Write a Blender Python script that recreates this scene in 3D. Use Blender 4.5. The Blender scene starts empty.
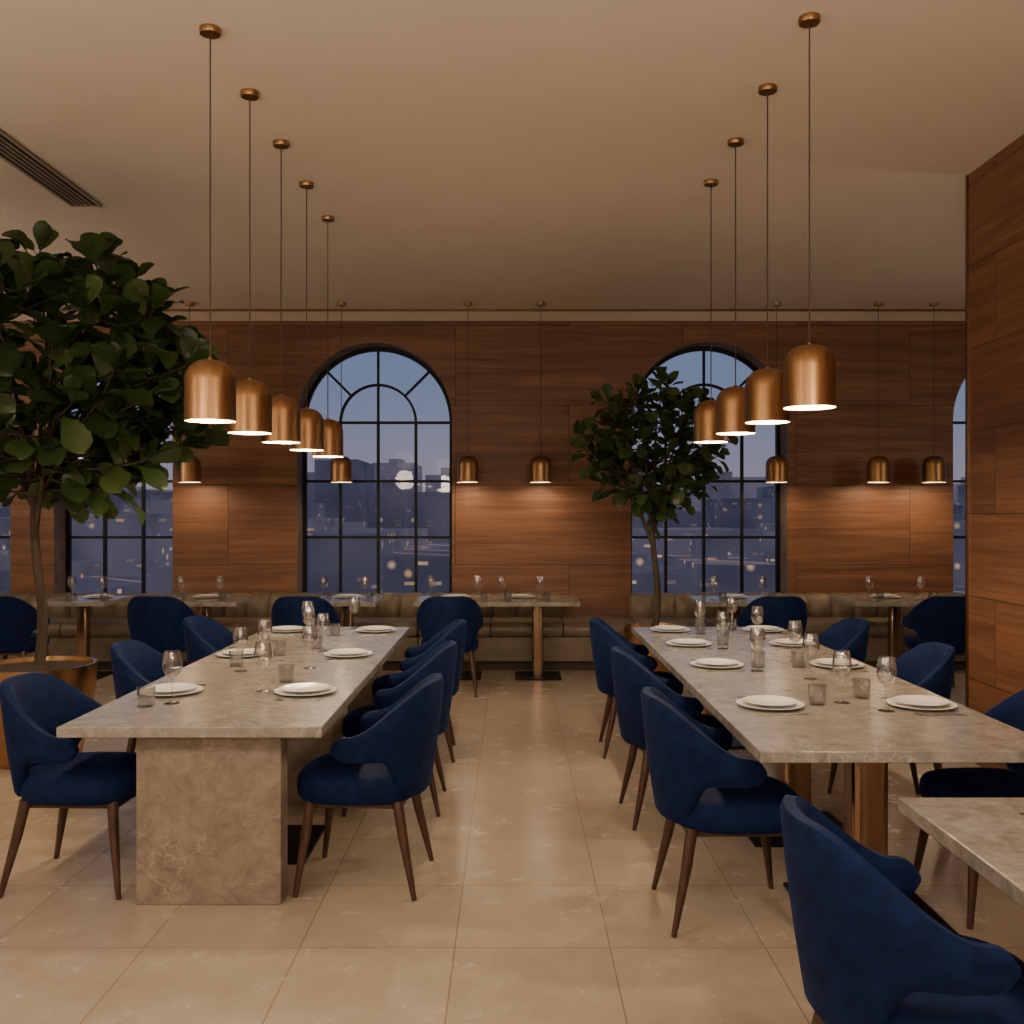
import bpy, bmesh, math, random
from mathutils import Vector, Matrix
R = random.Random(7)
S = bpy.context.scene
COL = S.collection
pi = math.pi

# ------------------------------------------------------------------ helpers
class B:
    def __init__(s): s.v=[]; s.f=[]; s.m=[]
    def add(s, vs, fs, mat=0):
        o=len(s.v); s.v += [tuple(p) for p in vs]
        for f in fs: s.f.append([i+o for i in f]); s.m.append(mat)
    def box(s,x0,x1,y0,y1,z0,z1,mat=0):
        vs=[(x,y,z) for z in (z0,z1) for y in (y0,y1) for x in (x0,x1)]
        s.add(vs,[(0,2,3,1),(4,5,7,6),(0,1,5,4),(2,6,7,3),(0,4,6,2),(1,3,7,5)],mat)
    def lathe(s,prof,seg=24,c=(0,0,0),mat=0):
        vs=[];n=len(prof)
        for r,z in prof:
            for i in range(seg):
                a=2*pi*i/seg
                vs.append((c[0]+r*math.cos(a),c[1]+r*math.sin(a),c[2]+z))
        fs=[]
        for j in range(n-1):
            for i in range(seg):
                k=(i+1)%seg
                fs.append((j*seg+i,j*seg+k,(j+1)*seg+k,(j+1)*seg+i))
        s.add(vs,fs,mat)
    def loft(s,rings,mat=0,cap=True,closed=True):
        n=len(rings[0]);vs=[p for r in rings for p in r];fs=[]
        for j in range(len(rings)-1):
            for i in range(n if closed else n-1):
                k=(i+1)%n
                fs.append((j*n+i,j*n+k,(j+1)*n+k,(j+1)*n+i))
        if cap:
            fs.append(tuple(range(n-1,-1,-1)))
            fs.append(tuple((len(rings)-1)*n+i for i in range(n)))
        s.add(vs,fs,mat)
    def tube(s,pts,rad,seg=8,mat=0,cap=True):
        pts=[Vector(p) for p in pts]; rings=[]
        up=None
        for i,p in enumerate(pts):
            d=(pts[min(i+1,len(pts)-1)]-pts[max(i-1,0)]).normalized()
            if up is None: up=Vector((1,0,0)) if abs(d.x)<.8 else Vector((0,1,0))
            a=(up-d*up.dot(d)).normalized(); up=a; b=d.cross(a)
            r=rad[i] if isinstance(rad,(list,tuple)) else rad
            rings.append([p+a*(r*math.cos(2*pi*k/seg))+b*(r*math.sin(2*pi*k/seg)) for k in range(seg)])
        s.loft(rings,mat,cap)
    def mesh(s,name,mats,smooth=True,ang=38,recalc=True):
        me=bpy.data.meshes.new(name); me.from_pydata(s.v,[],s.f)
        for m in mats: me.materials.append(m)
        me.polygons.foreach_set('material_index',s.m)
        if recalc:
            bm=bmesh.new(); bm.from_mesh(me); bmesh.ops.recalc_face_normals(bm,faces=bm.faces); bm.to_mesh(me); bm.free()
        if smooth:
            me.polygons.foreach_set('use_smooth',[True]*len(me.polygons))
            me.set_sharp_from_angle(angle=math.radians(ang))
        me.update(); return me

def obj(name,me,loc=(0,0,0),rz=0,parent=None,bevel=0):
    o=bpy.data.objects.new(name,me); COL.objects.link(o)
    o.location=loc; o.rotation_euler=(0,0,rz)
    if parent: o.parent=parent
    if bevel:
        m=o.modifiers.new('b','BEVEL'); m.width=bevel; m.segments=2; m.limit_method='ANGLE'
    return o

# ------------------------------------------------------------------ materials
def newmat(name):
    m=bpy.data.materials.new(name); m.use_nodes=True
    nt=m.node_tree; return m,nt,nt.nodes['Principled BSDF']
def N(nt,t,**k):
    n=nt.nodes.new(t)
    for a,b in k.items(): setattr(n,a,b)
    return n
def ramp(nt,stops):
    r=N(nt,'ShaderNodeValToRGB'); e=r.color_ramp.elements
    while len(e)<len(stops): e.new(.5)
    for i,(p,c) in enumerate(stops):
        e[i].position=p; e[i].color=(*c,1) if len(c)==3 else c
    return r
def simple(name,col,rough=.5,metal=0,**k):
    m,nt,p=newmat(name)
    p.inputs['Base Color'].default_value=(*col,1); p.inputs['Roughness'].default_value=rough
    p.inputs['Metallic'].default_value=metal
    for a,b in k.items(): p.inputs[a.replace('_',' ')].default_value=b
    return m
def objmap(nt,scale=(1,1,1),loc=(0,0,0)):
    tc=N(nt,'ShaderNodeTexCoord'); mp=N(nt,'ShaderNodeMapping')
    mp.inputs['Scale'].default_value=scale; mp.inputs['Location'].default_value=loc
    nt.links.new(tc.outputs['Object'],mp.inputs['Vector']); return mp,tc
def noisy(name,c1,c2,scale,rough=.5,metal=0,detail=4,bump=0,st=(1,1,1),lo=.35,hi=.65,**k):
    m,nt,p=newmat(name); mp,tc=objmap(nt,st)
    n=N(nt,'ShaderNodeTexNoise'); n.inputs['Scale'].default_value=scale; n.inputs['Detail'].default_value=detail
    nt.links.new(mp.outputs[0],n.inputs['Vector'])
    r=ramp(nt,[(lo,c1),(hi,c2)]); nt.links.new(n.outputs['Fac'],r.inputs[0]); nt.links.new(r.outputs[0],p.inputs['Base Color'])
    p.inputs['Roughness'].default_value=rough; p.inputs['Metallic'].default_value=metal
    if bump:
        b=N(nt,'ShaderNodeBump'); b.inputs['Strength'].default_value=bump; b.inputs['Distance'].default_value=.01
        nt.links.new(n.outputs['Fac'],b.inputs['Height']); nt.links.new(b.outputs[0],p.inputs['Normal'])
    for a,b in k.items(): p.inputs[a.replace('_',' ')].default_value=b
    return m

def wood_panel(name,axis,bw,rh,zoff=0.0,xoff=0.0,k=1.0):
    m,nt,p=newmat(name); L=nt.links
    tc=N(nt,'ShaderNodeTexCoord'); sp=N(nt,'ShaderNodeSeparateXYZ'); L.new(tc.outputs['Object'],sp.inputs[0])
    cb=N(nt,'ShaderNodeCombineXYZ')
    ax=N(nt,'ShaderNodeMath',operation='ADD'); ax.inputs[1].default_value=xoff; L.new(sp.outputs[axis],ax.inputs[0])
    az=N(nt,'ShaderNodeMath',operation='ADD'); az.inputs[1].default_value=zoff; L.new(sp.outputs['Z'],az.inputs[0])
    L.new(ax.outputs[0],cb.inputs['X']); L.new(az.outputs[0],cb.inputs['Y'])
    br=N(nt,'ShaderNodeTexBrick'); br.offset=.5
    for a,b in (('Scale',1),('Mortar Size',.0035),('Mortar Smooth',.1),('Brick Width',bw),('Row Height',rh),('Bias',0)): br.inputs[a].default_value=b
    br.inputs['Color1'].default_value=(0,0,0,1); br.inputs['Color2'].default_value=(1,1,1,1); br.inputs['Mortar'].default_value=(.5,.5,.5,1)
    L.new(cb.outputs[0],br.inputs['Vector'])
    rnd=N(nt,'ShaderNodeSeparateColor'); L.new(br.outputs['Color'],rnd.inputs[0])
    mz=N(nt,'ShaderNodeMath',operation='MULTIPLY'); mz.inputs[1].default_value=17; L.new(rnd.outputs[0],mz.inputs[0])
    cb2=N(nt,'ShaderNodeCombineXYZ'); L.new(ax.outputs[0],cb2.inputs['X']); L.new(az.outputs[0],cb2.inputs['Y']); L.new(mz.outputs[0],cb2.inputs['Z'])
    def noise(sc,scale,det,dist):
        mp=N(nt,'ShaderNodeMapping'); mp.inputs['Scale'].default_value=sc; L.new(cb2.outputs[0],mp.inputs['Vector'])
        n=N(nt,'ShaderNodeTexNoise'); n.inputs['Scale'].default_value=scale; n.inputs['Detail'].default_value=det; n.inputs['Distortion'].default_value=dist
        L.new(mp.outputs[0],n.inputs['Vector']); return n
    n1=noise((.35,7,1),1.4,6,.9); n2=noise((1.0,70,1),2.0,3,.1)
    mx=N(nt,'ShaderNodeMath',operation='MULTIPLY_ADD'); mx.inputs[1].default_value=.45; L.new(n2.outputs['Fac'],mx.inputs[0])
    m1=N(nt,'ShaderNodeMath',operation='MULTIPLY'); m1.inputs[1].default_value=.55; L.new(n1.outputs['Fac'],m1.inputs[0]); L.new(m1.outputs[0],mx.inputs[2])
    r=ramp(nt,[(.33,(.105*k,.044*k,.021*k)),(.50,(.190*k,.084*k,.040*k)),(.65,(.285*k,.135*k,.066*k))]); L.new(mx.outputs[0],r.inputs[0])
    hv=N(nt,'ShaderNodeHueSaturation'); L.new(r.outputs[0],hv.inputs['Color'])
    va=N(nt,'ShaderNodeMath',operation='MULTIPLY_ADD'); va.inputs[1].default_value=.22; va.inputs[2].default_value=.90; L.new(rnd.outputs[0],va.inputs[0]); L.new(va.outputs[0],hv.inputs['Value'])
    mix=N(nt,'ShaderNodeMixRGB'); L.new(br.outputs['Fac'],mix.inputs['Fac']); L.new(hv.outputs[0],mix.inputs['Color1']); mix.inputs['Color2'].default_value=(.04,.018,.010,1)
    L.new(mix.outputs[0],p.inputs['Base Color']); p.inputs['Roughness'].default_value=.5
    bp=N(nt,'ShaderNodeBump'); bp.inputs['Strength'].default_value=.12; bp.inputs['Distance'].default_value=.004; L.new(n2.outputs['Fac'],bp.inputs['Height']); L.new(bp.outputs[0],p.inputs['Normal'])
    return m
M_woodback=wood_panel('walnut_veneer_back','X',2.45,.86,zoff=-.17,xoff=3.06)
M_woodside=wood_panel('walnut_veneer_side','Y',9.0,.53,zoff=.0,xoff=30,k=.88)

def tiles():
    m,nt,p=newmat('limestone_tiles'); L=nt.links
    mp,tc=objmap(nt,(1,1,1),(.21,-.01,0))
    br=N(nt,'ShaderNodeTexBrick'); br.offset=0
    for a,b in (('Scale',1),('Mortar Size',.0028),('Mortar Smooth',.2),('Brick Width',.57),('Row Height',.6),('Bias',0)): br.inputs[a].default_value=b
    br.inputs['Color1'].default_value=(.43,.36,.28,1); br.inputs['Color2'].default_value=(.48,.405,.32,1); br.inputs['Mortar'].default_value=(.27,.215,.155,1)
    L.new(mp.outputs[0],br.inputs['Vector'])
    n=N(nt,'ShaderNodeTexNoise'); n.inputs['Scale'].default_value=5; n.inputs['Detail'].default_value=8; n.inputs['Roughness'].default_value=.65; L.new(mp.outputs[0],n.inputs['Vector'])
    r=ramp(nt,[(.28,(.87,.86,.84)),(.72,(1.07,1.065,1.055))]); L.new(n.outputs['Fac'],r.inputs[0])
    mx=N(nt,'ShaderNodeMixRGB',blend_type='MULTIPLY'); mx.inputs['Fac'].default_value=1; L.new(br.outputs['Color'],mx.inputs['Color1']); L.new(r.outputs[0],mx.inputs['Color2'])
    L.new(mx.outputs[0],p.inputs['Base Color'])
    rr=N(nt,'ShaderNodeMath',operation='MULTIPLY_ADD'); rr.inputs[1].default_value=.12; rr.inputs[2].default_value=.20; L.new(n.outputs['Fac'],rr.inputs[0]); L.new(rr.outputs[0],p.inputs['Roughness'])
    b=N(nt,'ShaderNodeBump'); b.invert=True; b.inputs['Strength'].default_value=.3; b.inputs['Distance'].default_value=.002; L.new(br.outputs['Fac'],b.inputs['Height']); L.new(b.outputs[0],p.inputs['Normal'])
    return m
M_floor=tiles()
M_plaster=noisy('ceiling_plaster',(.76,.675,.575),(.78,.695,.595),3,.9)
M_wallpl=simple('wall_plaster',(.52,.45,.37),.9)
M_trimpl=simple('trim_plaster',(.52,.43,.34),.8)

def stone(name,cols,vein,rough):
    m,nt,p=newmat(name); L=nt.links; mp,tc=objmap(nt)
    n=N(nt,'ShaderNodeTexNoise'); n.inputs['Scale'].default_value=11; n.inputs['Detail'].default_value=12; n.inputs['Roughness'].default_value=.78; n.inputs['Distortion'].default_value=.6
    L.new(mp.outputs[0],n.inputs['Vector']); r=ramp(nt,[(.3,cols[0]),(.5,cols[1]),(.72,cols[2])]); L.new(n.outputs['Fac'],r.inputs[0])
    v=N(nt,'ShaderNodeTexVoronoi'); v.feature='DISTANCE_TO_EDGE'; v.inputs['Scale'].default_value=5
    n2=N(nt,'ShaderNodeTexNoise'); n2.inputs['Scale'].default_value=4; n2.inputs['Detail'].default_value=6; L.new(mp.outputs[0],n2.inputs['Vector'])
    ad=N(nt,'ShaderNodeVectorMath',operation='MULTIPLY_ADD'); ad.inputs[1].default_value=(.7,.7,.7); L.new(n2.outputs['Color'],ad.inputs[0]); L.new(mp.outputs[0],ad.inputs[2]); L.new(ad.outputs[0],v.inputs['Vector'])
    rv=ramp(nt,[(0,(1,1,1)),(.03,(0,0,0))]); L.new(v.outputs['Distance'],rv.inputs[0])
    n3=N(nt,'ShaderNodeTexNoise'); n3.inputs['Scale'].default_value=3; L.new(mp.outputs[0],n3.inputs['Vector'])
    r3=ramp(nt,[(.45,(0,0,0)),(.65,(.7,.7,.7))]); L.new(n3.outputs['Fac'],r3.inputs[0])
    mm=N(nt,'ShaderNodeMath',operation='MULTIPLY'); L.new(rv.outputs[0],mm.inputs[0]); L.new(r3.outputs[0],mm.inputs[1])
    mx=N(nt,'ShaderNodeMixRGB'); L.new(mm.outputs[0],mx.inputs['Fac']); L.new(r.outputs[0],mx.inputs['Color1']); mx.inputs['Color2'].default_value=(*vein,1)
    L.new(mx.outputs[0],p.inputs['Base Color']); p.inputs['Roughness'].default_value=rough
    return m
M_top=stone('travertine_top',((.16,.145,.12),(.28,.255,.22),(.42,.39,.345)),(.5,.47,.42),.22)
M_slab=stone('marble_base',((.14,.11,.08),(.24,.195,.15),(.35,.295,.235)),(.48,.42,.33),.4)
M_reveal=noisy('stone_reveal',(.16,.12,.09),(.24,.18,.14),6,.7)
M_black=simple('black_steel',(.012,.012,.014),.45,.6)
M_brass=noisy('brushed_brass',(.36,.20,.095),(.46,.265,.13),6,.38,1,st=(40,1,1))
M_potb=noisy('pot_brass',(.52,.31,.14),(.62,.38,.18),6,.27,1,st=(1,1,30))
M_bronze=simple('bronze',(.36,.24,.16),.26,1)
M_brassin=simple('shade_inside',(.80,.66,.46),.5)
M_cord=simple('cord',(.06,.035,.02),.6)
def emis(name,col,st):
    m,nt,p=newmat(name); p.inputs['Base Color'].default_value=(*col,1); p.inputs['Emission Color'].default_value=(*col,1); p.inputs['Emission Strength'].default_value=st; return m
M_bulb=emis('bulb_diffuser',(1,.82,.58),5)
M_fillglobe=emis('fill_globe_glow',(1,.84,.64),2)  # glow of the added out-of-view fill globes
M_blue=noisy('navy_velvet',(.0015,.008,.040),(.0030,.0138,.063),22,.8,0,Sheen_Weight=.09,Sheen_Roughness=.35)
M_blue.node_tree.nodes['Principled BSDF'].inputs['Sheen Tint'].default_value=(.08,.22,.8,1)
M_blue.node_tree.nodes['Principled BSDF'].inputs['Specular IOR Level'].default_value=.15
M_leg=noisy('walnut_leg',(.045,.02,.012),(.08,.036,.02),10,.4,st=(6,6,.8))
M_leather=noisy('taupe_leather',(.145,.112,.075),(.185,.143,.10),9,.45)
M_dark=simple('bench_plinth',(.04,.028,.02),.7)
M_white=simple('porcelain',(.82,.80,.76),.2)
M_steel=simple('cutlery_steel',(.60,.56,.51),.22,1)
def thin(name,tint,lo,hi,pw=3.0,rough=.02):
    m,nt,p=newmat(name); nt.nodes.remove(p); L=nt.links; out=nt.nodes['Material Output']
    t=N(nt,'ShaderNodeBsdfTransparent'); t.inputs[0].default_value=(*tint,1)
    g=N(nt,'ShaderNodeBsdfGlossy'); g.inputs['Roughness'].default_value=rough
    f=N(nt,'ShaderNodeLayerWeight'); f.inputs[0].default_value=.5
    pp=N(nt,'ShaderNodeMath',operation='POWER'); pp.inputs[1].default_value=pw; L.new(f.outputs['Facing'],pp.inputs[0])
    ad=N(nt,'ShaderNodeMath',operation='MULTIPLY_ADD'); ad.inputs[1].default_value=hi-lo; ad.inputs[2].default_value=lo; L.new(pp.outputs[0],ad.inputs[0])
    mx=N(nt,'ShaderNodeMixShader'); L.new(ad.outputs[0],mx.inputs[0]); L.new(t.outputs[0],mx.inputs[1]); L.new(g.outputs[0],mx.inputs[2]); L.new(mx.outputs[0],out.inputs[0]); return m
M_wine=thin('clear_glass',(.97,.97,.97),.12,.95,1.7,.08)
M_tumb=thin('frosted_glass',(.86,.86,.86),.12,.8,2.0,.10)
M_pane=thin('window_glass',(.96,.97,.98),.02,.35,4,.02)
M_soil=noisy('soil',(.02,.013,.008),(.06,.04,.025),40,.95,bump=.6)
M_bark=noisy('bark',(.035,.024,.016),(.075,.052,.036),14,.85,st=(1,1,.3),bump=.4)
def leafmat():
    m,nt,p=newmat('fig_leaf'); L=nt.links
    g=N(nt,'ShaderNodeNewGeometry'); r=ramp(nt,[(0,(.018,.040,.011)),(.6,(.038,.072,.019)),(1,(.07,.115,.032))]); L.new(g.outputs['Random Per Island'],r.inputs[0])
    L.new(r.outputs[0],p.inputs['Base Color']); p.inputs['Roughness'].default_value=.36
    tr=N(nt,'ShaderNodeBsdfTranslucent'); tr.inputs[0].default_value=(.12,.20,.04,1)
    mx=N(nt,'ShaderNodeMixShader'); mx.inputs[0].default_value=.16; L.new(p.outputs[0],mx.inputs[1]); L.new(tr.outputs[0],mx.inputs[2]); L.new(mx.outputs[0],nt.nodes['Material Output'].inputs[0]); return m
M_leaf=leafmat()

# ------------------------------------------------------------------ room
H=3.78; YB=10.6; XL=-7.5; XR=7.5; YF=-3.2
b=B(); b.box(XL-.3,XR+.3,YF-.3,YB+.3,-.15,0); obj('floor',b.mesh('floor',[M_floor],False))
b=B(); b.box(XL-.3,XR+.3,YF-.3,YB+.3,H,H+.15); obj('ceiling',b.mesh('ceiling',[M_plaster],False))
b=B(); b.box(XL-.3,XL,YF,YB,0,H); obj('wall_left',b.mesh('wall_left',[M_wallpl],False))
b=B(); b.box(XR,XR+.3,YF,YB,0,H); obj('wall_far_right',b.mesh('wall_far_right',[M_wallpl],False))
b=B(); b.box(XL,XR,YF-.3,YF,0,H); obj('wall_front',b.mesh('wall_front',[M_wallpl],False))
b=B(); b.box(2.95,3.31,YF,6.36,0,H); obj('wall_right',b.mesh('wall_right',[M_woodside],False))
b=B(); b.box(2.938,2.952,6.350,6.372,0,H); obj('trim_1',b.mesh('trim_1',[M_bronze],False))
# back wall with arched openings
WIN=[(-6.25,.84,2.59,4),(-4.30,.64,2.79,3),(-1.483,.836,2.59,4),(2.127,.843,2.59,4),(5.60,.843,2.59,4)]
SILL=.62; WT=3.66; D=.30; YG=YB+D
b=B(); x=XL
def q(b,p,mat): b.add(p,[(0,1,2,3)],mat)
for cx,r,sp,nc in WIN:
    q(b,[(x,YB,0),(cx-r,YB,0),(cx-r,YB,WT),(x,YB,WT)],0)
    q(b,[(cx-r,YB,0),(cx+r,YB,0),(cx+r,YB,SILL),(cx-r,YB,SILL)],0)
    n=40; arc=[(cx-r*math.cos(pi*i/n),sp+r*math.sin(pi*i/n)) for i in range(n+1)]
    for i in range(n):
        (xa,za),(xb,zb)=arc[i],arc[i+1]
        q(b,[(xa,YB,za),(xb,YB,zb),(xb,YB,WT),(xa,YB,WT)],0)
        q(b,[(xa,YB,za),(xb,YB,zb),(xb,YG+.06,zb),(xa,YG+.06,za)],1)
    for s in (-1,1): q(b,[(cx+s*r,YB,SILL),(cx+s*r,YG+.06,SILL),(cx+s*r,YG+.06,sp),(cx+s*r,YB,sp)],1)
    q(b,[(cx-r,YB,SILL),(cx+r,YB,SILL),(cx+r,YG+.06,SILL),(cx-r,YG+.06,SILL)],1)
    x=cx+r
q(b,[(x,YB,0),(XR,YB,0),(XR,YB,WT),(x,YB,WT)],0)
obj('wall_back',b.mesh('wall_back',[M_woodback,M_reveal],False,recalc=False))
b=B(); b.box(XL,XR,YB-.012,YB+.3,WT,H); b.box(XL,XR,YB-.05,YB-.012,H-.022,H-.003,1)
obj('trim_2',b.mesh('trim_2',[M_trimpl,M_bronze],False))
# windows
for wi,(cx,r,sp,nc) in enumerate(WIN):
    b=B(); y0=YG-.02; y1=YG+.03; n=40
    ro=r-.001; ri=r-.045
    def ringbar(ra,rb,a0=0,a1=pi,n=40):
        rings=[]
        for i in range(n+1):
            a=a0+(a1-a0)*i/n; c,s_=math.cos(a),math.sin(a)
            rings.append([(cx+ra*c,y0,sp+ra*s_),(cx+rb*c,y0,sp+rb*s_),(cx+rb*c,y1,sp+rb*s_),(cx+ra*c,y1,sp+ra*s_)])
        b.loft(rings,0)
    ringbar(ri,ro); rin=r*(.5 if nc==4 else .45); ringbar(rin-.013,rin+.013,n=28)
    for s in (-1,1):
        xa,xb=sorted((cx+s*ri,cx+s*ro)); b.box(xa,xb,y0,y1,SILL,sp)
    b.box(cx-ro,cx+ro,y0,y1,SILL,SILL+.05)
    for i in range(1,nc):
        xx=cx-r+2*r*i/nc; b.box(xx-.015,xx+.015,y0,y1,SILL,sp)
    if nc==4: b.box(cx-.013,cx+.013,y0+.002,y1-.002,sp,sp+rin)
    for z in (sp,1.94,1.32): b.box(cx-ri,cx+ri,y0+.004,y1-.004,z-.014,z+.014)
    for a in (45,90,135) :
        a=math.radians(a); c,s_=math.cos(a),math.sin(a); t=.013
        rings=[]
        for rr in (rin,ri+.01):
            px,pz=cx+rr*c,sp+rr*s_
            rings.append([(px-t*s_,y0+.006,pz+t*c),(px+t*s_,y0+.006,pz-t*c),(px+t*s_,y1-.006,pz-t*c),(px-t*s_,y1-.006,pz+t*c)])
        b.loft(rings,0)
    pane=[(cx-ri,YG+.005,SILL),(cx+ri,YG+.005,SILL)]+[(cx+ri*math.cos(pi*i/n),YG+.005,sp+ri*math.sin(pi*i/n)) for i in range(n+1)]
    b.add(pane,[tuple(range(len(pane)))],1)
    obj('window_%d'%(wi+1),b.mesh('window',[M_black,M_pane],False))
# ceiling vent
b=B(); x0,x1=-3.13,-2.91; ya,yb=4.6,6.98
b.box(x0,x1,ya,yb,H-.006,H-.001,1)
b.box(x0,x0+.02,ya,yb,H-.014,H-.002); b.box(x1-.02,x1,ya,yb,H-.014,H-.002); b.box(x0,x1,ya,ya+.02,H-.014,H-.002); b.box(x0,x1,yb-.02,yb,H-.014,H-.002)
for i in range(1,5):
    xx=x0+.02+i*.036; b.box(xx-.008,xx+.004,ya,yb,H-.013,H-.002)
obj('ceiling_air_vent',b.mesh('vent',[simple('vent_frame',(.34,.28,.22),.5),simple('vent_dark',(.01,.008,.007),.9)],False))

# ------------------------------------------------------------------ city
def citymat():
    m,nt,p=newmat('city_facades_haze_glow'); L=nt.links
    tc=N(nt,'ShaderNodeTexCoord'); sp=N(nt,'ShaderNodeSeparateXYZ'); L.new(tc.outputs['Object'],sp.inputs[0])
    ad=N(nt,'ShaderNodeMath',operation='ADD'); L.new(sp.outputs[0],ad.inputs[0]); L.new(sp.outputs[1],ad.inputs[1])
    cb=N(nt,'ShaderNodeCombineXYZ'); L.new(ad.outputs[0],cb.inputs[0]); L.new(sp.outputs[2],cb.inputs[1])
    def grid(bw,rh,thr):
        br=N(nt,'ShaderNodeTexBrick'); br.offset=0
        for a,b_ in (('Scale',1),('Mortar Size',.28*rh),('Mortar Smooth',.9),('Brick Width',bw),('Row Height',rh),('Bias',0)): br.inputs[a].default_value=b_
        br.inputs['Color1'].default_value=(0,0,0,1); br.inputs['Color2'].default_value=(1,1,1,1); br.inputs['Mortar'].default_value=(0,0,0,1)
        L.new(cb.outputs[0],br.inputs['Vector'])
        g=N(nt,'ShaderNodeMath',operation='GREATER_THAN'); g.inputs[1].default_value=thr
        s=N(nt,'ShaderNodeSeparateColor'); L.new(br.outputs['Color'],s.inputs[0]); L.new(s.outputs[0],g.inputs[0])
        inv=N(nt,'ShaderNodeMath',operation='SUBTRACT'); inv.inputs[0].default_value=1; L.new(br.outputs['Fac'],inv.inputs[1])
        o=N(nt,'ShaderNodeMath',operation='MULTIPLY'); L.new(g.outputs[0],o.inputs[0]); L.new(inv.outputs[0],o.inputs[1]); return o
    ga=grid(1.5,.75,.91)
    v=N(nt,'ShaderNodeTexVoronoi'); v.voronoi_dimensions='2D'; v.inputs['Scale'].default_value=.55; L.new(cb.outputs[0],v.inputs['Vector'])
    rv=ramp(nt,[(.05,(1,1,1)),(.32,(0,0,0))]); L.new(v.outputs['Distance'],rv.inputs[0])
    sc=N(nt,'ShaderNodeSeparateColor'); L.new(v.outputs['Color'],sc.inputs[0])
    g=N(nt,'ShaderNodeMath',operation='GREATER_THAN'); g.inputs[1].default_value=.93; L.new(sc.outputs[0],g.inputs[0])
    gd=N(nt,'ShaderNodeMath',operation='MULTIPLY'); L.new(rv.outputs[0],gd.inputs[0]); L.new(g.outputs[0],gd.inputs[1])
    nc=N(nt,'ShaderNodeTexNoise'); nc.inputs['Scale'].default_value=.13; nc.inputs['Detail'].default_value=1; L.new(cb.outputs[0],nc.inputs['Vector'])
    rc=ramp(nt,[(.45,(.15,.15,.15)),(.62,(1,1,1))]); L.new(nc.outputs['Fac'],rc.inputs[0])
    gm=N(nt,'ShaderNodeMath',operation='MULTIPLY'); L.new(ga.outputs[0],gm.inputs[0]); L.new(rc.outputs[0],gm.inputs[1])
    mxx=N(nt,'ShaderNodeMath',operation='MAXIMUM'); L.new(gm.outputs[0],mxx.inputs[0]); L.new(gd.outputs[0],mxx.inputs[1])
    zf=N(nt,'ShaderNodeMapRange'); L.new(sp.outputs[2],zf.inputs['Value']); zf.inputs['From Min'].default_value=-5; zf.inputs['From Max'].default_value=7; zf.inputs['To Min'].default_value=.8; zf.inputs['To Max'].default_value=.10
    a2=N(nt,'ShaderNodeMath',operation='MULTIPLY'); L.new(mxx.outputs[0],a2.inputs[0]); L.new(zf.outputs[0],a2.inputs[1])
    n=N(nt,'ShaderNodeTexNoise'); n.inputs['Scale'].default_value=.09; n.inputs['Detail'].default_value=2; L.new(tc.outputs['Object'],n.inputs['Vector'])
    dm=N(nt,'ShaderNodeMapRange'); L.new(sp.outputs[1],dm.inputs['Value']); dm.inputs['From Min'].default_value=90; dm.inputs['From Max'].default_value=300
    hz=ramp(nt,[(0,(.052,.054,.085)),(.32,(.090,.086,.130)),(.6,(.048,.052,.090)),(1,(.12,.11,.165))]); L.new(dm.outputs[0],hz.inputs[0])  # distance haze painted as facade glow, keeps the buildings from going black
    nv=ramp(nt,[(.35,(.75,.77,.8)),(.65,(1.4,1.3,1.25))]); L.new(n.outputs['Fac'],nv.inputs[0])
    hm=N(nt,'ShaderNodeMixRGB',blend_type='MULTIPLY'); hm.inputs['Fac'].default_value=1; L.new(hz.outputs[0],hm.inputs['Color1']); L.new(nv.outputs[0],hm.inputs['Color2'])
    wc=N(nt,'ShaderNodeMixRGB'); L.new(sc.outputs[1],wc.inputs['Fac']); wc.inputs['Color1'].default_value=(.95,.46,.20,1); wc.inputs['Color2'].default_value=(.85,.66,.50,1)
    mx=N(nt,'ShaderNodeMixRGB'); L.new(a2.outputs[0],mx.inputs['Fac']); L.new(hm.outputs[0],mx.inputs['Color1']); L.new(wc.outputs[0],mx.inputs['Color2'])
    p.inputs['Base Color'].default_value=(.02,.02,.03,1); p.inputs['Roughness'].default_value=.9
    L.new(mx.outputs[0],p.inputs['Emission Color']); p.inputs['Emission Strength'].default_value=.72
    return m
b=B(); R2=random.Random(23)
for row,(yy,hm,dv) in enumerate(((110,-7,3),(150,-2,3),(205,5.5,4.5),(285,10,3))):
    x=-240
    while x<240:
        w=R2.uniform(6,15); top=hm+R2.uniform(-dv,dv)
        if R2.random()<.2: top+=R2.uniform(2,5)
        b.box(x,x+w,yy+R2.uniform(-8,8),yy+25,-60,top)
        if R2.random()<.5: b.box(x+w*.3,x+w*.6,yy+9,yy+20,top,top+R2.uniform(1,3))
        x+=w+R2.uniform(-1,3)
obj('city_skyline',b.mesh('city',[citymat()],False))

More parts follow.
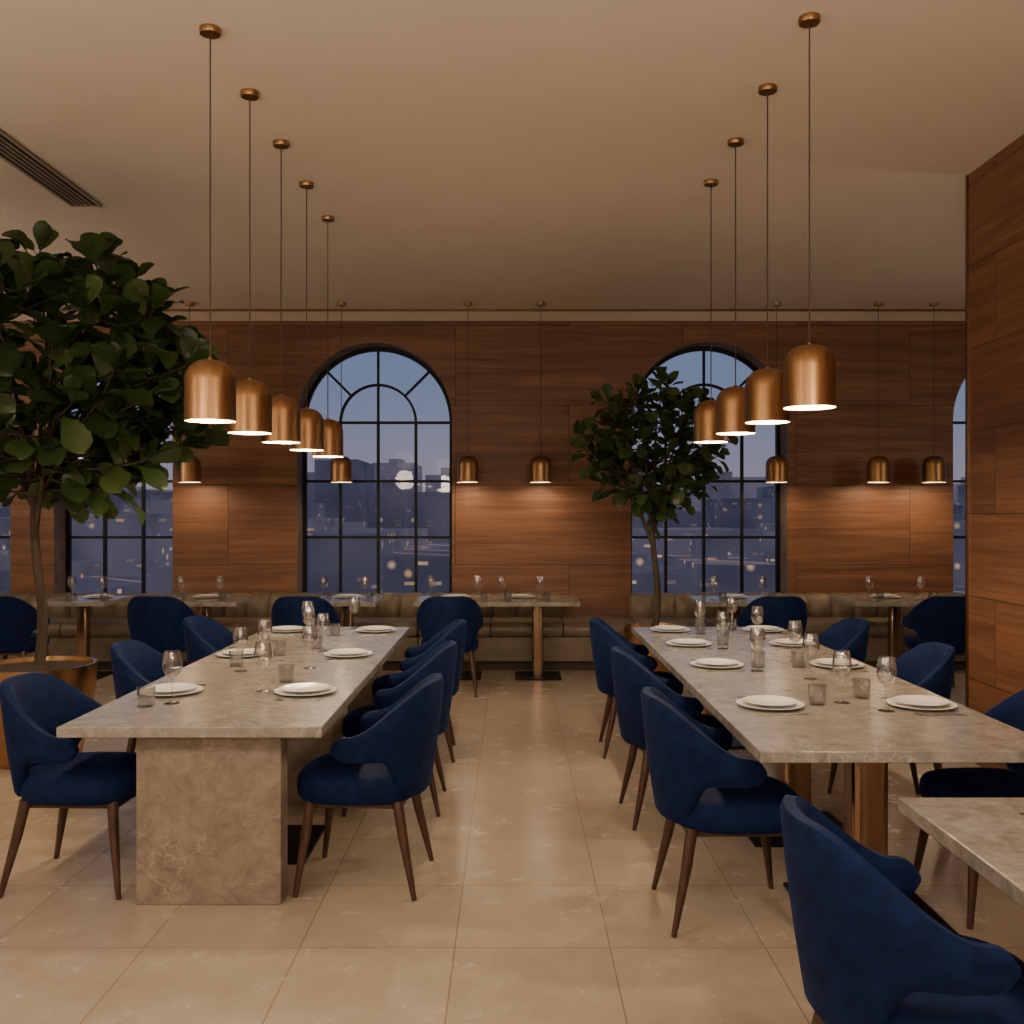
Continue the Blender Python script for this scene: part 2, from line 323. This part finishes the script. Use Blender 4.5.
# ------------------------------------------------------------------ dining chair (faces +X)
def smooth(a,b_,x):
    t=max(0,min(1,(x-a)/(b_-a))); return t*t*(3-2*t)
def chair_mesh():
    b=B(); n=40
    def se(a,w,e=3.0):
        c,s_=math.cos(a),math.sin(a)
        return (abs(c)**(2/e)*math.copysign(1,c)*w, abs(s_)**(2/e)*math.copysign(1,s_)*w)
    prof=[(.02,.375),(.80,.375),(.93,.385),(.985,.41),(1,.44),(.985,.468),(.94,.488),(.84,.500),(.55,.508),(.02,.510)]
    rings=[[ (p[0]*1.0+.02, p[1]*.97, z) for p in (se(2*pi*i/n,.262*r) for i in range(n))] for r,z in prof]
    b.loft(rings,0)
    NP=60
    ax,aw=.085,.256
    La=ax+.02; Rr=aw; Lc=pi*Rr; tot=2*La+Lc
    def path(s):
        d=s*tot
        if d<La: return (ax-d,-aw),(0,-1)
        if d<La+Lc:
            a=(d-La)/Rr; return (-.02-Rr*math.sin(a)*.95,-aw*math.cos(a)),(-math.sin(a),-math.cos(a))
        return (-.02+(d-La-Lc),aw),(0,1)
    rings=[]
    for i in range(NP+1):
        s=i/NP; u=abs(2*s-1); (px,py),(nx,ny)=path(s)
        top=.878-.205*smooth(.18,.88,u); bot=.40+.170*smooth(.34,.60,u)
        th=.050-.006*u
        e=1.0
        endd=min(s,1-s)*tot
        if endd<.06: e=math.sqrt(max(0.04,1-(1-endd/.06)**2))
        zc=(top+bot)/2; hh=(top-bot)/2*e; t2=th/2*(e*.6+.4 if e<1 else 1)
        ring=[]
        prof=[(-1,-.8),(-1,-.4),(-1,0),(-1,.4),(-1,.85),(-.6,1),(.6,1),(1,.85),(1,.4),(1,0),(1,-.4),(1,-.8),(.6,-1),(-.6,-1)]
        for (k,zf) in prof:
            if abs(zf)>=.8:
                z=zc+math.copysign(hh-(.018*e if abs(zf)<1 else 0),zf)
            else: z=zc+zf*hh
            lean=(z-.45)*.13*(1-.55*smooth(.3,.8,u))
            off=k*t2+ lean + .006*math.sin(pi*(z-bot)/(top-bot+1e-6))*k
            ring.append((px+nx*off,py+ny*off,z))
        rings.append(ring)
    b.loft(rings,0)
    for sx,sy in ((1,1),(1,-1),(-1,1),(-1,-1)):
        b.tube([(sx*.185+.01,sy*.18,.39),(sx*.205+.005,sy*.20,.25),(sx*.245-(0.0 if sx>0 else .01),sy*.235,0)],[.023,.021,.011],10,1)
    b.box(-.19,.21,-.17,.17,.355,.38,1)
    return b.mesh('dining_chair',[M_blue,M_leg],True,50)
CH=chair_mesh()
def chair(x,y,deg): obj('dining_chair',CH,(x,y,0),math.radians(deg))
for x,y,dg in ((-1.86,4.30,-2),(-1.86,5.45,2),(-1.90,6.75,-3)): chair(x,y,dg)
for y,dg in ((4.30,176),(5.40,180),(6.50,183)): chair(-.64,y,dg)
for y,dg in ((3.94,1),(5.18,2),(6.60,-2)): chair(.86,y,dg)
for y,dg in ((4.02,183),(5.35,178),(6.60,182)): chair(2.04 if y>5 else 1.99,y,dg)
chair(1.00,2.37,-1)
for x,dg in ((-4.42,88),(-3.08,91),(-1.82,90),(-.55,92),(2.30,90),(3.78,88)): chair(x,8.72,dg)

# ------------------------------------------------------------------ tables
TT=.75; TH=.042
def col(b,x,y,w=.15,pl=.52):
    n=64; rings=[]
    for z in (.016,TT-TH):
        ring=[]
        for i in range(n):
            a=2*pi*i/n; c,s_=math.cos(a),math.sin(a); e=2/5.0
            fl=1-.035*abs(math.sin(a*8))
            ring.append((x+math.copysign(abs(c)**e,c)*w/2*fl,y+math.copysign(abs(s_)**e,s_)*w/2*fl,z))
        rings.append(ring)
    b.loft(rings,1)
    b.box(x-pl/2,x+pl/2,y-pl/2,y+pl/2,0,.016,2)
MT=[M_top,M_bronze,M_black,M_slab]
b=B(); b.box(-1.80,-.752,3.88,7.28,TT-TH,TT,0)
b.box(-1.53,-.940,4.0,4.12,0,TT-TH,3); b.box(-1.53,-.924,5.40,5.52,0,TT-TH,3); b.box(-1.53,-.924,6.9,7.02,0,TT-TH,3); col(b,-1.20,4.72)
obj('communal_dining_table',b.mesh('tableL',MT,True,30),bevel=.004)
b=B(); b.box(.882,1.985,3.49,7.28,TT-TH,TT,0)
for y in (3.95,4.95,6.9): col(b,1.42,y)
obj('communal_dining_table',b.mesh('tableR',MT,True,30),bevel=.004)
b=B(); b.box(1.15,2.25,1.85,2.93,TT-TH,TT,0); col(b,1.70,2.4)
obj('square_dining_table',b.mesh('tableN',MT,True,30),bevel=.004)
SM=[(-4.50,-3.85,(-4.17,)),(-3.38,-2.60,(-2.99,)),(-1.93,-1.29,(-1.6,)),(-.93,.645,(-.52,.25)),(1.78,2.56,(2.17,)),(3.24,4.15,(3.72,))]
for xa,xb,cs in SM:
    b=B(); b.box(xa,xb,9.27,9.98,TT-TH,TT,0)
    for c in cs: col(b,c,9.56,.11,.44)
    obj('small_dining_table',b.mesh('tableS',MT,True,30),bevel=.003)

# ------------------------------------------------------------------ banquettes
def banq(xa,xb,back):
    b=B(); b.box(xa+.02,xb-.02,9.93,10.58,0,.10,1)
    b.box(xa,xb,9.88,10.58,.10,.34,0)
    n=max(1,round((xb-xa)/.85)); w=(xb-xa)/n
    for i in range(n):
        x0=xa+i*w+.004; x1=xa+(i+1)*w-.004; rings=[]
        for t,sc in ((0,.86),(.02,1),(.98,1),(1,.86)):
            x=x0+(x1-x0)*t; pr=[(9.86,.345),(9.835,.37),(9.825,.42),(9.84,.465),(9.88,.487),(10.1,.495),(10.5,.495),(10.56,.42),(10.56,.345)]
            rings.append([(x,10.2+(y-10.2)*(1-(1-sc)*.1),.42+(z-.42)*sc) for y,z in pr])
        b.loft(rings,0)
    for c,d in back:
        m=max(1,round((d-c)/.235)); w=(d-c)/m; rings=[]
        for i in range(m*8+1):
            x=c+(d-c)*i/(m*8); f=(i%8)/8; bl=.055*(math.sin(pi*f)**.5 if 0<f<1 else 0); h=.014*(math.sin(pi*f)**.5 if 0<f<1 else 0)
            rings.append([(x,10.58,.45),(x,10.38-bl*.6,.45),(x,10.36-bl,.53),(x,10.375-bl,.62),(x,10.40-bl*.9,.685+h*.5),(x,10.45-bl*.3,.72+h),(x,10.52,.725+h),(x,10.58,.70)])
        b.loft(rings,0)
    obj('banquette_bench',b.mesh('banq',[M_leather,M_dark],True,45))
banq(-7.2,-.95,[(-7.2,-.95)]); banq(-.94,1.24,[(-.94,.55)]); banq(1.25,6.9,[(1.25,6.9)])

# ------------------------------------------------------------------ pendants
def pendant_mesh(L_):
    b=B(); r=.113; h=.275
    b.lathe([(0.0,0),(.047,0),(.047,-.024),(.044,-.028),(0,-.028)],28,(0,0,0),0)
    b.tube([(0,0,-.025),(0,0,-L_+h+.01)],.0035,6,2)
    prof=[(.0,-L_+h+.010),(.010,-L_+h+.010),(.012,-L_+h)]
    for i in range(0,10):
        a=pi/2*(1-i/9); prof.append((.012+(r-.012)*math.cos(a)**.85 if i else .012, -L_+h-.095+.095*math.sin(a)))
    prof+= [(r,-L_+.001),(r-.002,-L_)]
    b.lathe(prof,36,(0,0,0),0)
    b.lathe([(r-.002,-L_),(r-.006,-L_+.01),(r-.006,-L_+h-.12),(r-.05,-L_+h-.05),(0,-L_+h-.04)],36,(0,0,0),1)
    b.lathe([(0,-L_+.06),(.045,-L_+.06),(.055,-L_+.07),(.055,-L_+.085),(0,-L_+.09)],24,(0,0,0),3)
    return b.mesh('pendant',[M_brass,M_brassin,M_cord,M_bulb],True,40,recalc=False)
def pendants(pos,zb,power,drop=.03,ceil=H):
    me=pendant_mesh(ceil-zb)
    for x,y in pos:
        o=obj('pendant_lamp',me,(x,y,ceil-.001))
        ld=bpy.data.lights.new('bulb','POINT'); ld.energy=power; ld.color=(1,.77,.52); ld.shadow_soft_size=.035
        lo=bpy.data.objects.new('bulb_light',ld); COL.objects.link(lo); lo.parent=o; lo.location=(0,0,-(ceil-zb)+drop)
pendants([(-1.36,y) for y in (4.43,5.10,5.79,6.51,7.26)],2.01,24)
pendants([(1.31,y) for y in (4.33,5.04,5.76,6.47)],2.06,27)
pendants([(x,10.25) for x in (-3.36,-1.78,-.46,.30,2.76,3.82,4.40)],1.91,9.5,.04)
# added fill globes behind the camera / in side bays, brightening ceiling and floor
b=B(); b.lathe([(0,0),(.05,0),(.05,-.03),(0,-.03)],20,(0,0,0),0); b.tube([(0,0,-.02),(0,0,-.9)],.004,6,0)
b.lathe([(.20*math.sin(pi*i/16)+.0001,-1.10+.20*math.cos(pi*i/16)) for i in range(17)],28,(0,0,0),1)
GM=b.mesh('globe',[M_brass,M_fillglobe],True,50)
for x,y,p in ((-1.6,-1.4,115),(1.4,-1.4,115),(-2.2,1.6,78),(1.2,1.6,64),(-5.2,1.5,95),(-5.8,8.2,48),(5.8,7.0,34)):
    o=obj('added_fill_globe',GM,(x,y,H-.001))
    ld=bpy.data.lights.new('globe','POINT'); ld.energy=p; ld.color=(1,.83,.65); ld.shadow_soft_size=.2
    lo=bpy.data.objects.new('fill_globe_light',ld); COL.objects.link(lo); lo.parent=o; lo.location=(0,0,-1.52)

# ------------------------------------------------------------------ tableware
b=B()
def plate(b,r,z):
    b.lathe([(0,z),(r*.55,z),(r*.62,z+.003),(r,z+.013),(r,z+.016),(r*.64,z+.007),(r*.58,z+.005),(0,z+.005)],36)
plate(b,.145,0); plate(b,.115,.012)
PL=b.mesh('plate',[M_white],True,60)
b=B(); b.lathe([(0,0),(.036,0),(.036,.002),(.012,.006),(.004,.014),(.0035,.095),(.008,.105),(.028,.122),(.041,.150),(.043,.172),(.038,.205),(.033,.232),(.0315,.232),(.036,.205),(.041,.172),(.039,.151),(.026,.124),(0,.112)],24)
WG=b.mesh('wine',[M_wine],True,60)
b=B(); b.lathe([(0,0),(.034,0),(.036,.003),(.040,.085),(.038,.085),(.0345,.010),(0,.008)],24)
TB=b.mesh('tumbler',[M_tumb],True,60)
b=B(); z0,z1=.0005,.004
def poly(b,p):
    n=len(p); b.add([(x,y,z0) for x,y in p]+[(x,y,z1) for x,y in p],[tuple(range(n-1,-1,-1)),tuple(range(n,2*n))]+[(i,(i+1)%n,n+(i+1)%n,n+i) for i in range(n)])
poly(b,[(-.10,-.006),(.0,-.004),(.02,-.009),(.09,-.010),(.11,-.002),(.11,.001),(0,.005),(-.10,.006)])
KN=b.mesh('knife',[M_steel],False)
b=B(); poly(b,[(-.10,-.006),(.02,-.003),(.04,-.011),(.055,-.012),(.055,.012),(.04,.011),(.02,.003),(-.10,.006)])
for i in range(4):
    y=-.0105+i*.007; poly(b,[(.055,y-.0017),(.10,y-.001),(.10,y+.001),(.055,y+.0017)])
FK=b.mesh('fork',[M_steel],False)
def setting(x,y,deg,glass=True,tum=True):
    a=math.radians(deg); c,s_=math.cos(a),math.sin(a)
    def P(dx,dy): return (x+dx*c-dy*s_, y+dx*s_+dy*c, TT)
    obj('dinner_plate',PL,P(0,0),a)
    obj('dinner_knife',KN,P(0,-.185),a+.04); obj('dinner_fork',FK,P(0,.175),a); obj('dinner_fork',FK,P(-.005,.205),a-.03)
    if glass: obj('wine_glass',WG,P(.18,-.17))
    if tum: obj('water_tumbler',TB,P(.22,-.03+.12*R.random()))
for y in (4.62,5.82,7.0):
    setting(-1.60,y,0,glass=(y>4.7),tum=(y>5)); setting(-.97,y,180,glass=(y>5),tum=False)
for x,y in ((-1.51,4.37),(-1.18,4.66),(-1.32,6.4),(-1.45,5.25),(-1.10,5.35)): obj('wine_glass',WG,(x,y,TT))
for x,y in ((-1.60,4.30),(-1.13,4.92),(-1.22,6.12),(-1.22,6.75),(-1.52,5.42)): obj('water_tumbler',TB,(x,y,TT))
for i,y in enumerate((4.30,5.42,6.28,7.02)):
    setting(1.13,y,0,glass=(i>0),tum=True); setting(1.79,y,180,glass=(i!=0),tum=(i!=0))
for x,y in ((1.60,4.20),(1.47,4.38),(1.52,5.0)): obj('wine_glass',WG,(x,y,TT))
obj('water_tumbler',TB,(1.60,4.50,TT))
setting(1.53,2.55,0)
for x,y in ((-4.25,9.5),(-3.95,9.5),(-3.2,9.5),(-2.82,9.5),(-1.82,9.5),(-1.42,9.5),(-.78,9.5),(-.33,9.5),(-.10,9.5),(.27,9.5),(1.95,9.5),(2.42,9.5),(3.45,9.5),(3.95,9.5)):
    obj('wine_glass',WG,(x,y,TT))
    obj('water_tumbler',TB,(x+.06,y-.12,TT))
for x,y in ((-4.1,9.75),(-3.02,9.75),(-1.62,9.75),(-.56,9.75),(.09,9.75),(2.2,9.75),(3.7,9.75)):
    obj('dinner_plate',PL,(x,y,TT)); 

# ------------------------------------------------------------------ fig trees
def leaf(b,p,d,up,L,rng,mat=0):
    d=d.normalized(); side=d.cross(up)
    if side.length<.05: side=d.cross(Vector((1,0,.2)))
    side.normalize(); nrm=side.cross(d)
    W=L*rng.uniform(.32,.39); st=[(0,.06),(.12,.32),(.3,.58),(.5,.82),(.68,1.0),(.85,.88),(.95,.55),(1.0,.06)]
    droop=rng.uniform(.10,.45)*L; vs=[];fs=[]; ph=rng.uniform(0,6)
    for t,w in st:
        c=p+d*(t*L)-nrm*(droop*t*t) 
        wv=.05*L*math.sin(ph+t*9)
        vs.append(c+side*(W*w)+nrm*(.20*W*w+wv)); vs.append(c+side*(W*w*.5)+nrm*(.05*W*w)); vs.append(c); vs.append(c-side*(W*w*.5)+nrm*(.05*W*w)); vs.append(c-side*(W*w)+nrm*(.20*W*w-wv))
    for i in range(len(st)-1):
        for k in range(4): a=i*5+k; fs.append((a,a+1,a+6,a+5))
    b.add(vs,fs,mat)
def fig(loc,pot,crown,trunk_top,L0,L1,ntw,seed,lean=(0,0)):
    rng=random.Random(seed)
    e=bpy.data.objects.new('potted_fig_tree',None); COL.objects.link(e); e.location=loc
    rb,rt,h=pot
    b=B(); b.lathe([(0,0),(rb-.02,0),(rb,.02),(rt*.99,h*.75),(rt,h-.02),(rt,h),(rt-.02,h),(rt-.03,h-.08),(0,h-.08)],48)
    obj('pot',b.mesh('pot',[M_potb],True,50),parent=e)
    b=B(); b.lathe([(rt-.026,h-.03),(rt*.5,h-.018),(0,h-.012)],32); obj('soil',b.mesh('soil',[M_soil],True),parent=e)
    wood=B(); lv=B(); cx,cy,cz,rx,ry,rz=crown
    tr=[]; n=10
    for i in range(n+1):
        t=i/n; tr.append(Vector((lean[0]*t+.025*math.sin(t*5),lean[1]*t+.02*math.sin(t*4+1),h-.07+(trunk_top-h+.07)*t)))
    wood.tube(tr,[.037*(1-.3*i/n)*(rt/.36)**.5 for i in range(n+1)],10,0)
    def bez(a,c,d_,m=7): return [a*((1-t)**2)+c*(2*t*(1-t))+d_*(t*t) for t in [i/m for i in range(m+1)]]
    def leaves_along(pts,t0,space):
        acc=0; ang=rng.uniform(0,6)
        tot=sum((pts[i+1]-pts[i]).length for i in range(len(pts)-1)); run=0
        for i in range(len(pts)-1):
            sg=pts[i+1]-pts[i]; l=sg.length; dd=sg.normalized()
            while acc<l:
                tt=(run+acc)/tot
                if tt>t0:
                    p=pts[i]+dd*acc; ang+=2.4
                    a=dd.cross(Vector((.3,.2,1))).normalized(); c=dd.cross(a)
                    rad=a*math.cos(ang)+c*math.sin(ang)
                    dr=(rad*1.0+dd*.6+Vector((0,0,rng.uniform(-.1,.55)))).normalized()
                    LL=rng.uniform(L0,L1)*(1-.25*max(0,tt-.8)/.2)
                    q0=p; q1=p+dr*.04
                    leaf(lv,q1,dr,Vector((rng.uniform(-.5,.5),rng.uniform(-.8,.2),1)),LL,rng)
                    wood.tube([q0,q1],[.003,.002],4,0,False)
                acc+=space*rng.uniform(.8,1.2)
            acc-=l; run+=l
        for k in range(3):
            dd=(pts[-1]-pts[-2]).normalized(); dr=(dd+Vector((rng.uniform(-.6,.6),rng.uniform(-.6,.6),rng.uniform(0,.6)))).normalized()
            leaf(lv,pts[-1],dr,Vector((rng.uniform(-1,1),rng.uniform(-1,1),.6)),rng.uniform(L0,L1)*.8,rng)
    top=tr[-1]; nm=9; mains=[]
    for i in range(nm):
        a=2*pi*i/nm+rng.uniform(-.3,.3); zz=rng.uniform(-.55,.75); rr=math.sqrt(max(0,1-zz*zz))*.55
        tgt=Vector((cx+rx*rr*math.cos(a),cy+ry*rr*math.sin(a),cz+rz*zz*.75))
        st=tr[rng.choice((-1,-1,-2,-3))]
        mid=(st+tgt)/2+Vector((0,0,-.05)); mid.x=st.x+(tgt.x-st.x)*.35; mid.y=st.y+(tgt.y-st.y)*.35
        pts=bez(st,mid,tgt); wood.tube(pts,[.020-.012*k/7 for k in range(8)],7,0); mains.append(pts)
    for i in range(ntw):
        ga=i*2.39996; zz=1-2*(i+.5)/ntw; zz=max(-.93,zz); rr=math.sqrt(1-zz*zz)
        sc=rng.uniform(.60,1.0)
        if rng.random()<.18: sc*=1.15
        tgt=Vector((cx+rx*rr*math.cos(ga)*sc,cy+ry*rr*math.sin(ga)*sc,cz+rz*zz*min(sc,1)))
        best=None;bd=9
        for m in mains:
            for k in range(2,8):
                dd=(m[k]-tgt).length + (0.25 if m[k].z>tgt.z else 0)
                if dd<bd: bd=dd;best=m[k]
        mid=(best+tgt)/2+Vector((rng.uniform(-.05,.05),rng.uniform(-.05,.05),-.06))
        pts=bez(best,mid,tgt,6); wood.tube(pts,[.009-.005*k/6 for k in range(7)],5,0)
        leaves_along(pts,.15,.046*(L1/.25))
    obj('trunk_and_branches',wood.mesh('trunk',[M_bark],True,60),parent=e)
    obj('leaves',lv.mesh('leaves',[M_leaf],True,80,recalc=False),parent=e)
fig((-3.07,6.35,0),(.27,.36,.62),(.12,-.02,2.49,1.04,.85,.90),1.62,.18,.27,98,5,lean=(.02,0))
fig((1.23,8.45,0),(.21,.27,.62),(.0,0,2.16,.64,.58,.60),1.50,.12,.18,60,9,lean=(.0,0))

# ------------------------------------------------------------------ world + camera
w=bpy.data.worlds.new('dusk'); S.world=w; w.use_nodes=True; nt=w.node_tree; L=nt.links
bg=nt.nodes['Background']; tc=N(nt,'ShaderNodeTexCoord'); sp=N(nt,'ShaderNodeSeparateXYZ'); L.new(tc.outputs['Generated'],sp.inputs[0])
mr=N(nt,'ShaderNodeMapRange'); mr.inputs['From Min'].default_value=-.1; mr.inputs['From Max'].default_value=.4; L.new(sp.outputs[2],mr.inputs['Value'])
r=ramp(nt,[(0,(.07,.07,.11)),(.2,(.32,.25,.29)),(.30,(.25,.24,.32)),(.42,(.18,.22,.34)),(.55,(.15,.21,.35)),(1,(.06,.11,.26))]); L.new(mr.outputs[0],r.inputs[0]); L.new(r.outputs[0],bg.inputs[0]); bg.inputs[1].default_value=1.0
cd=bpy.data.cameras.new('camera'); cd.sensor_width=36; cd.lens=983/1024*36; cd.clip_end=1000
co=bpy.data.objects.new('camera',cd); COL.objects.link(co); co.location=(0,0,1.6); co.rotation_euler=(pi/2,0,0)
S.camera=co
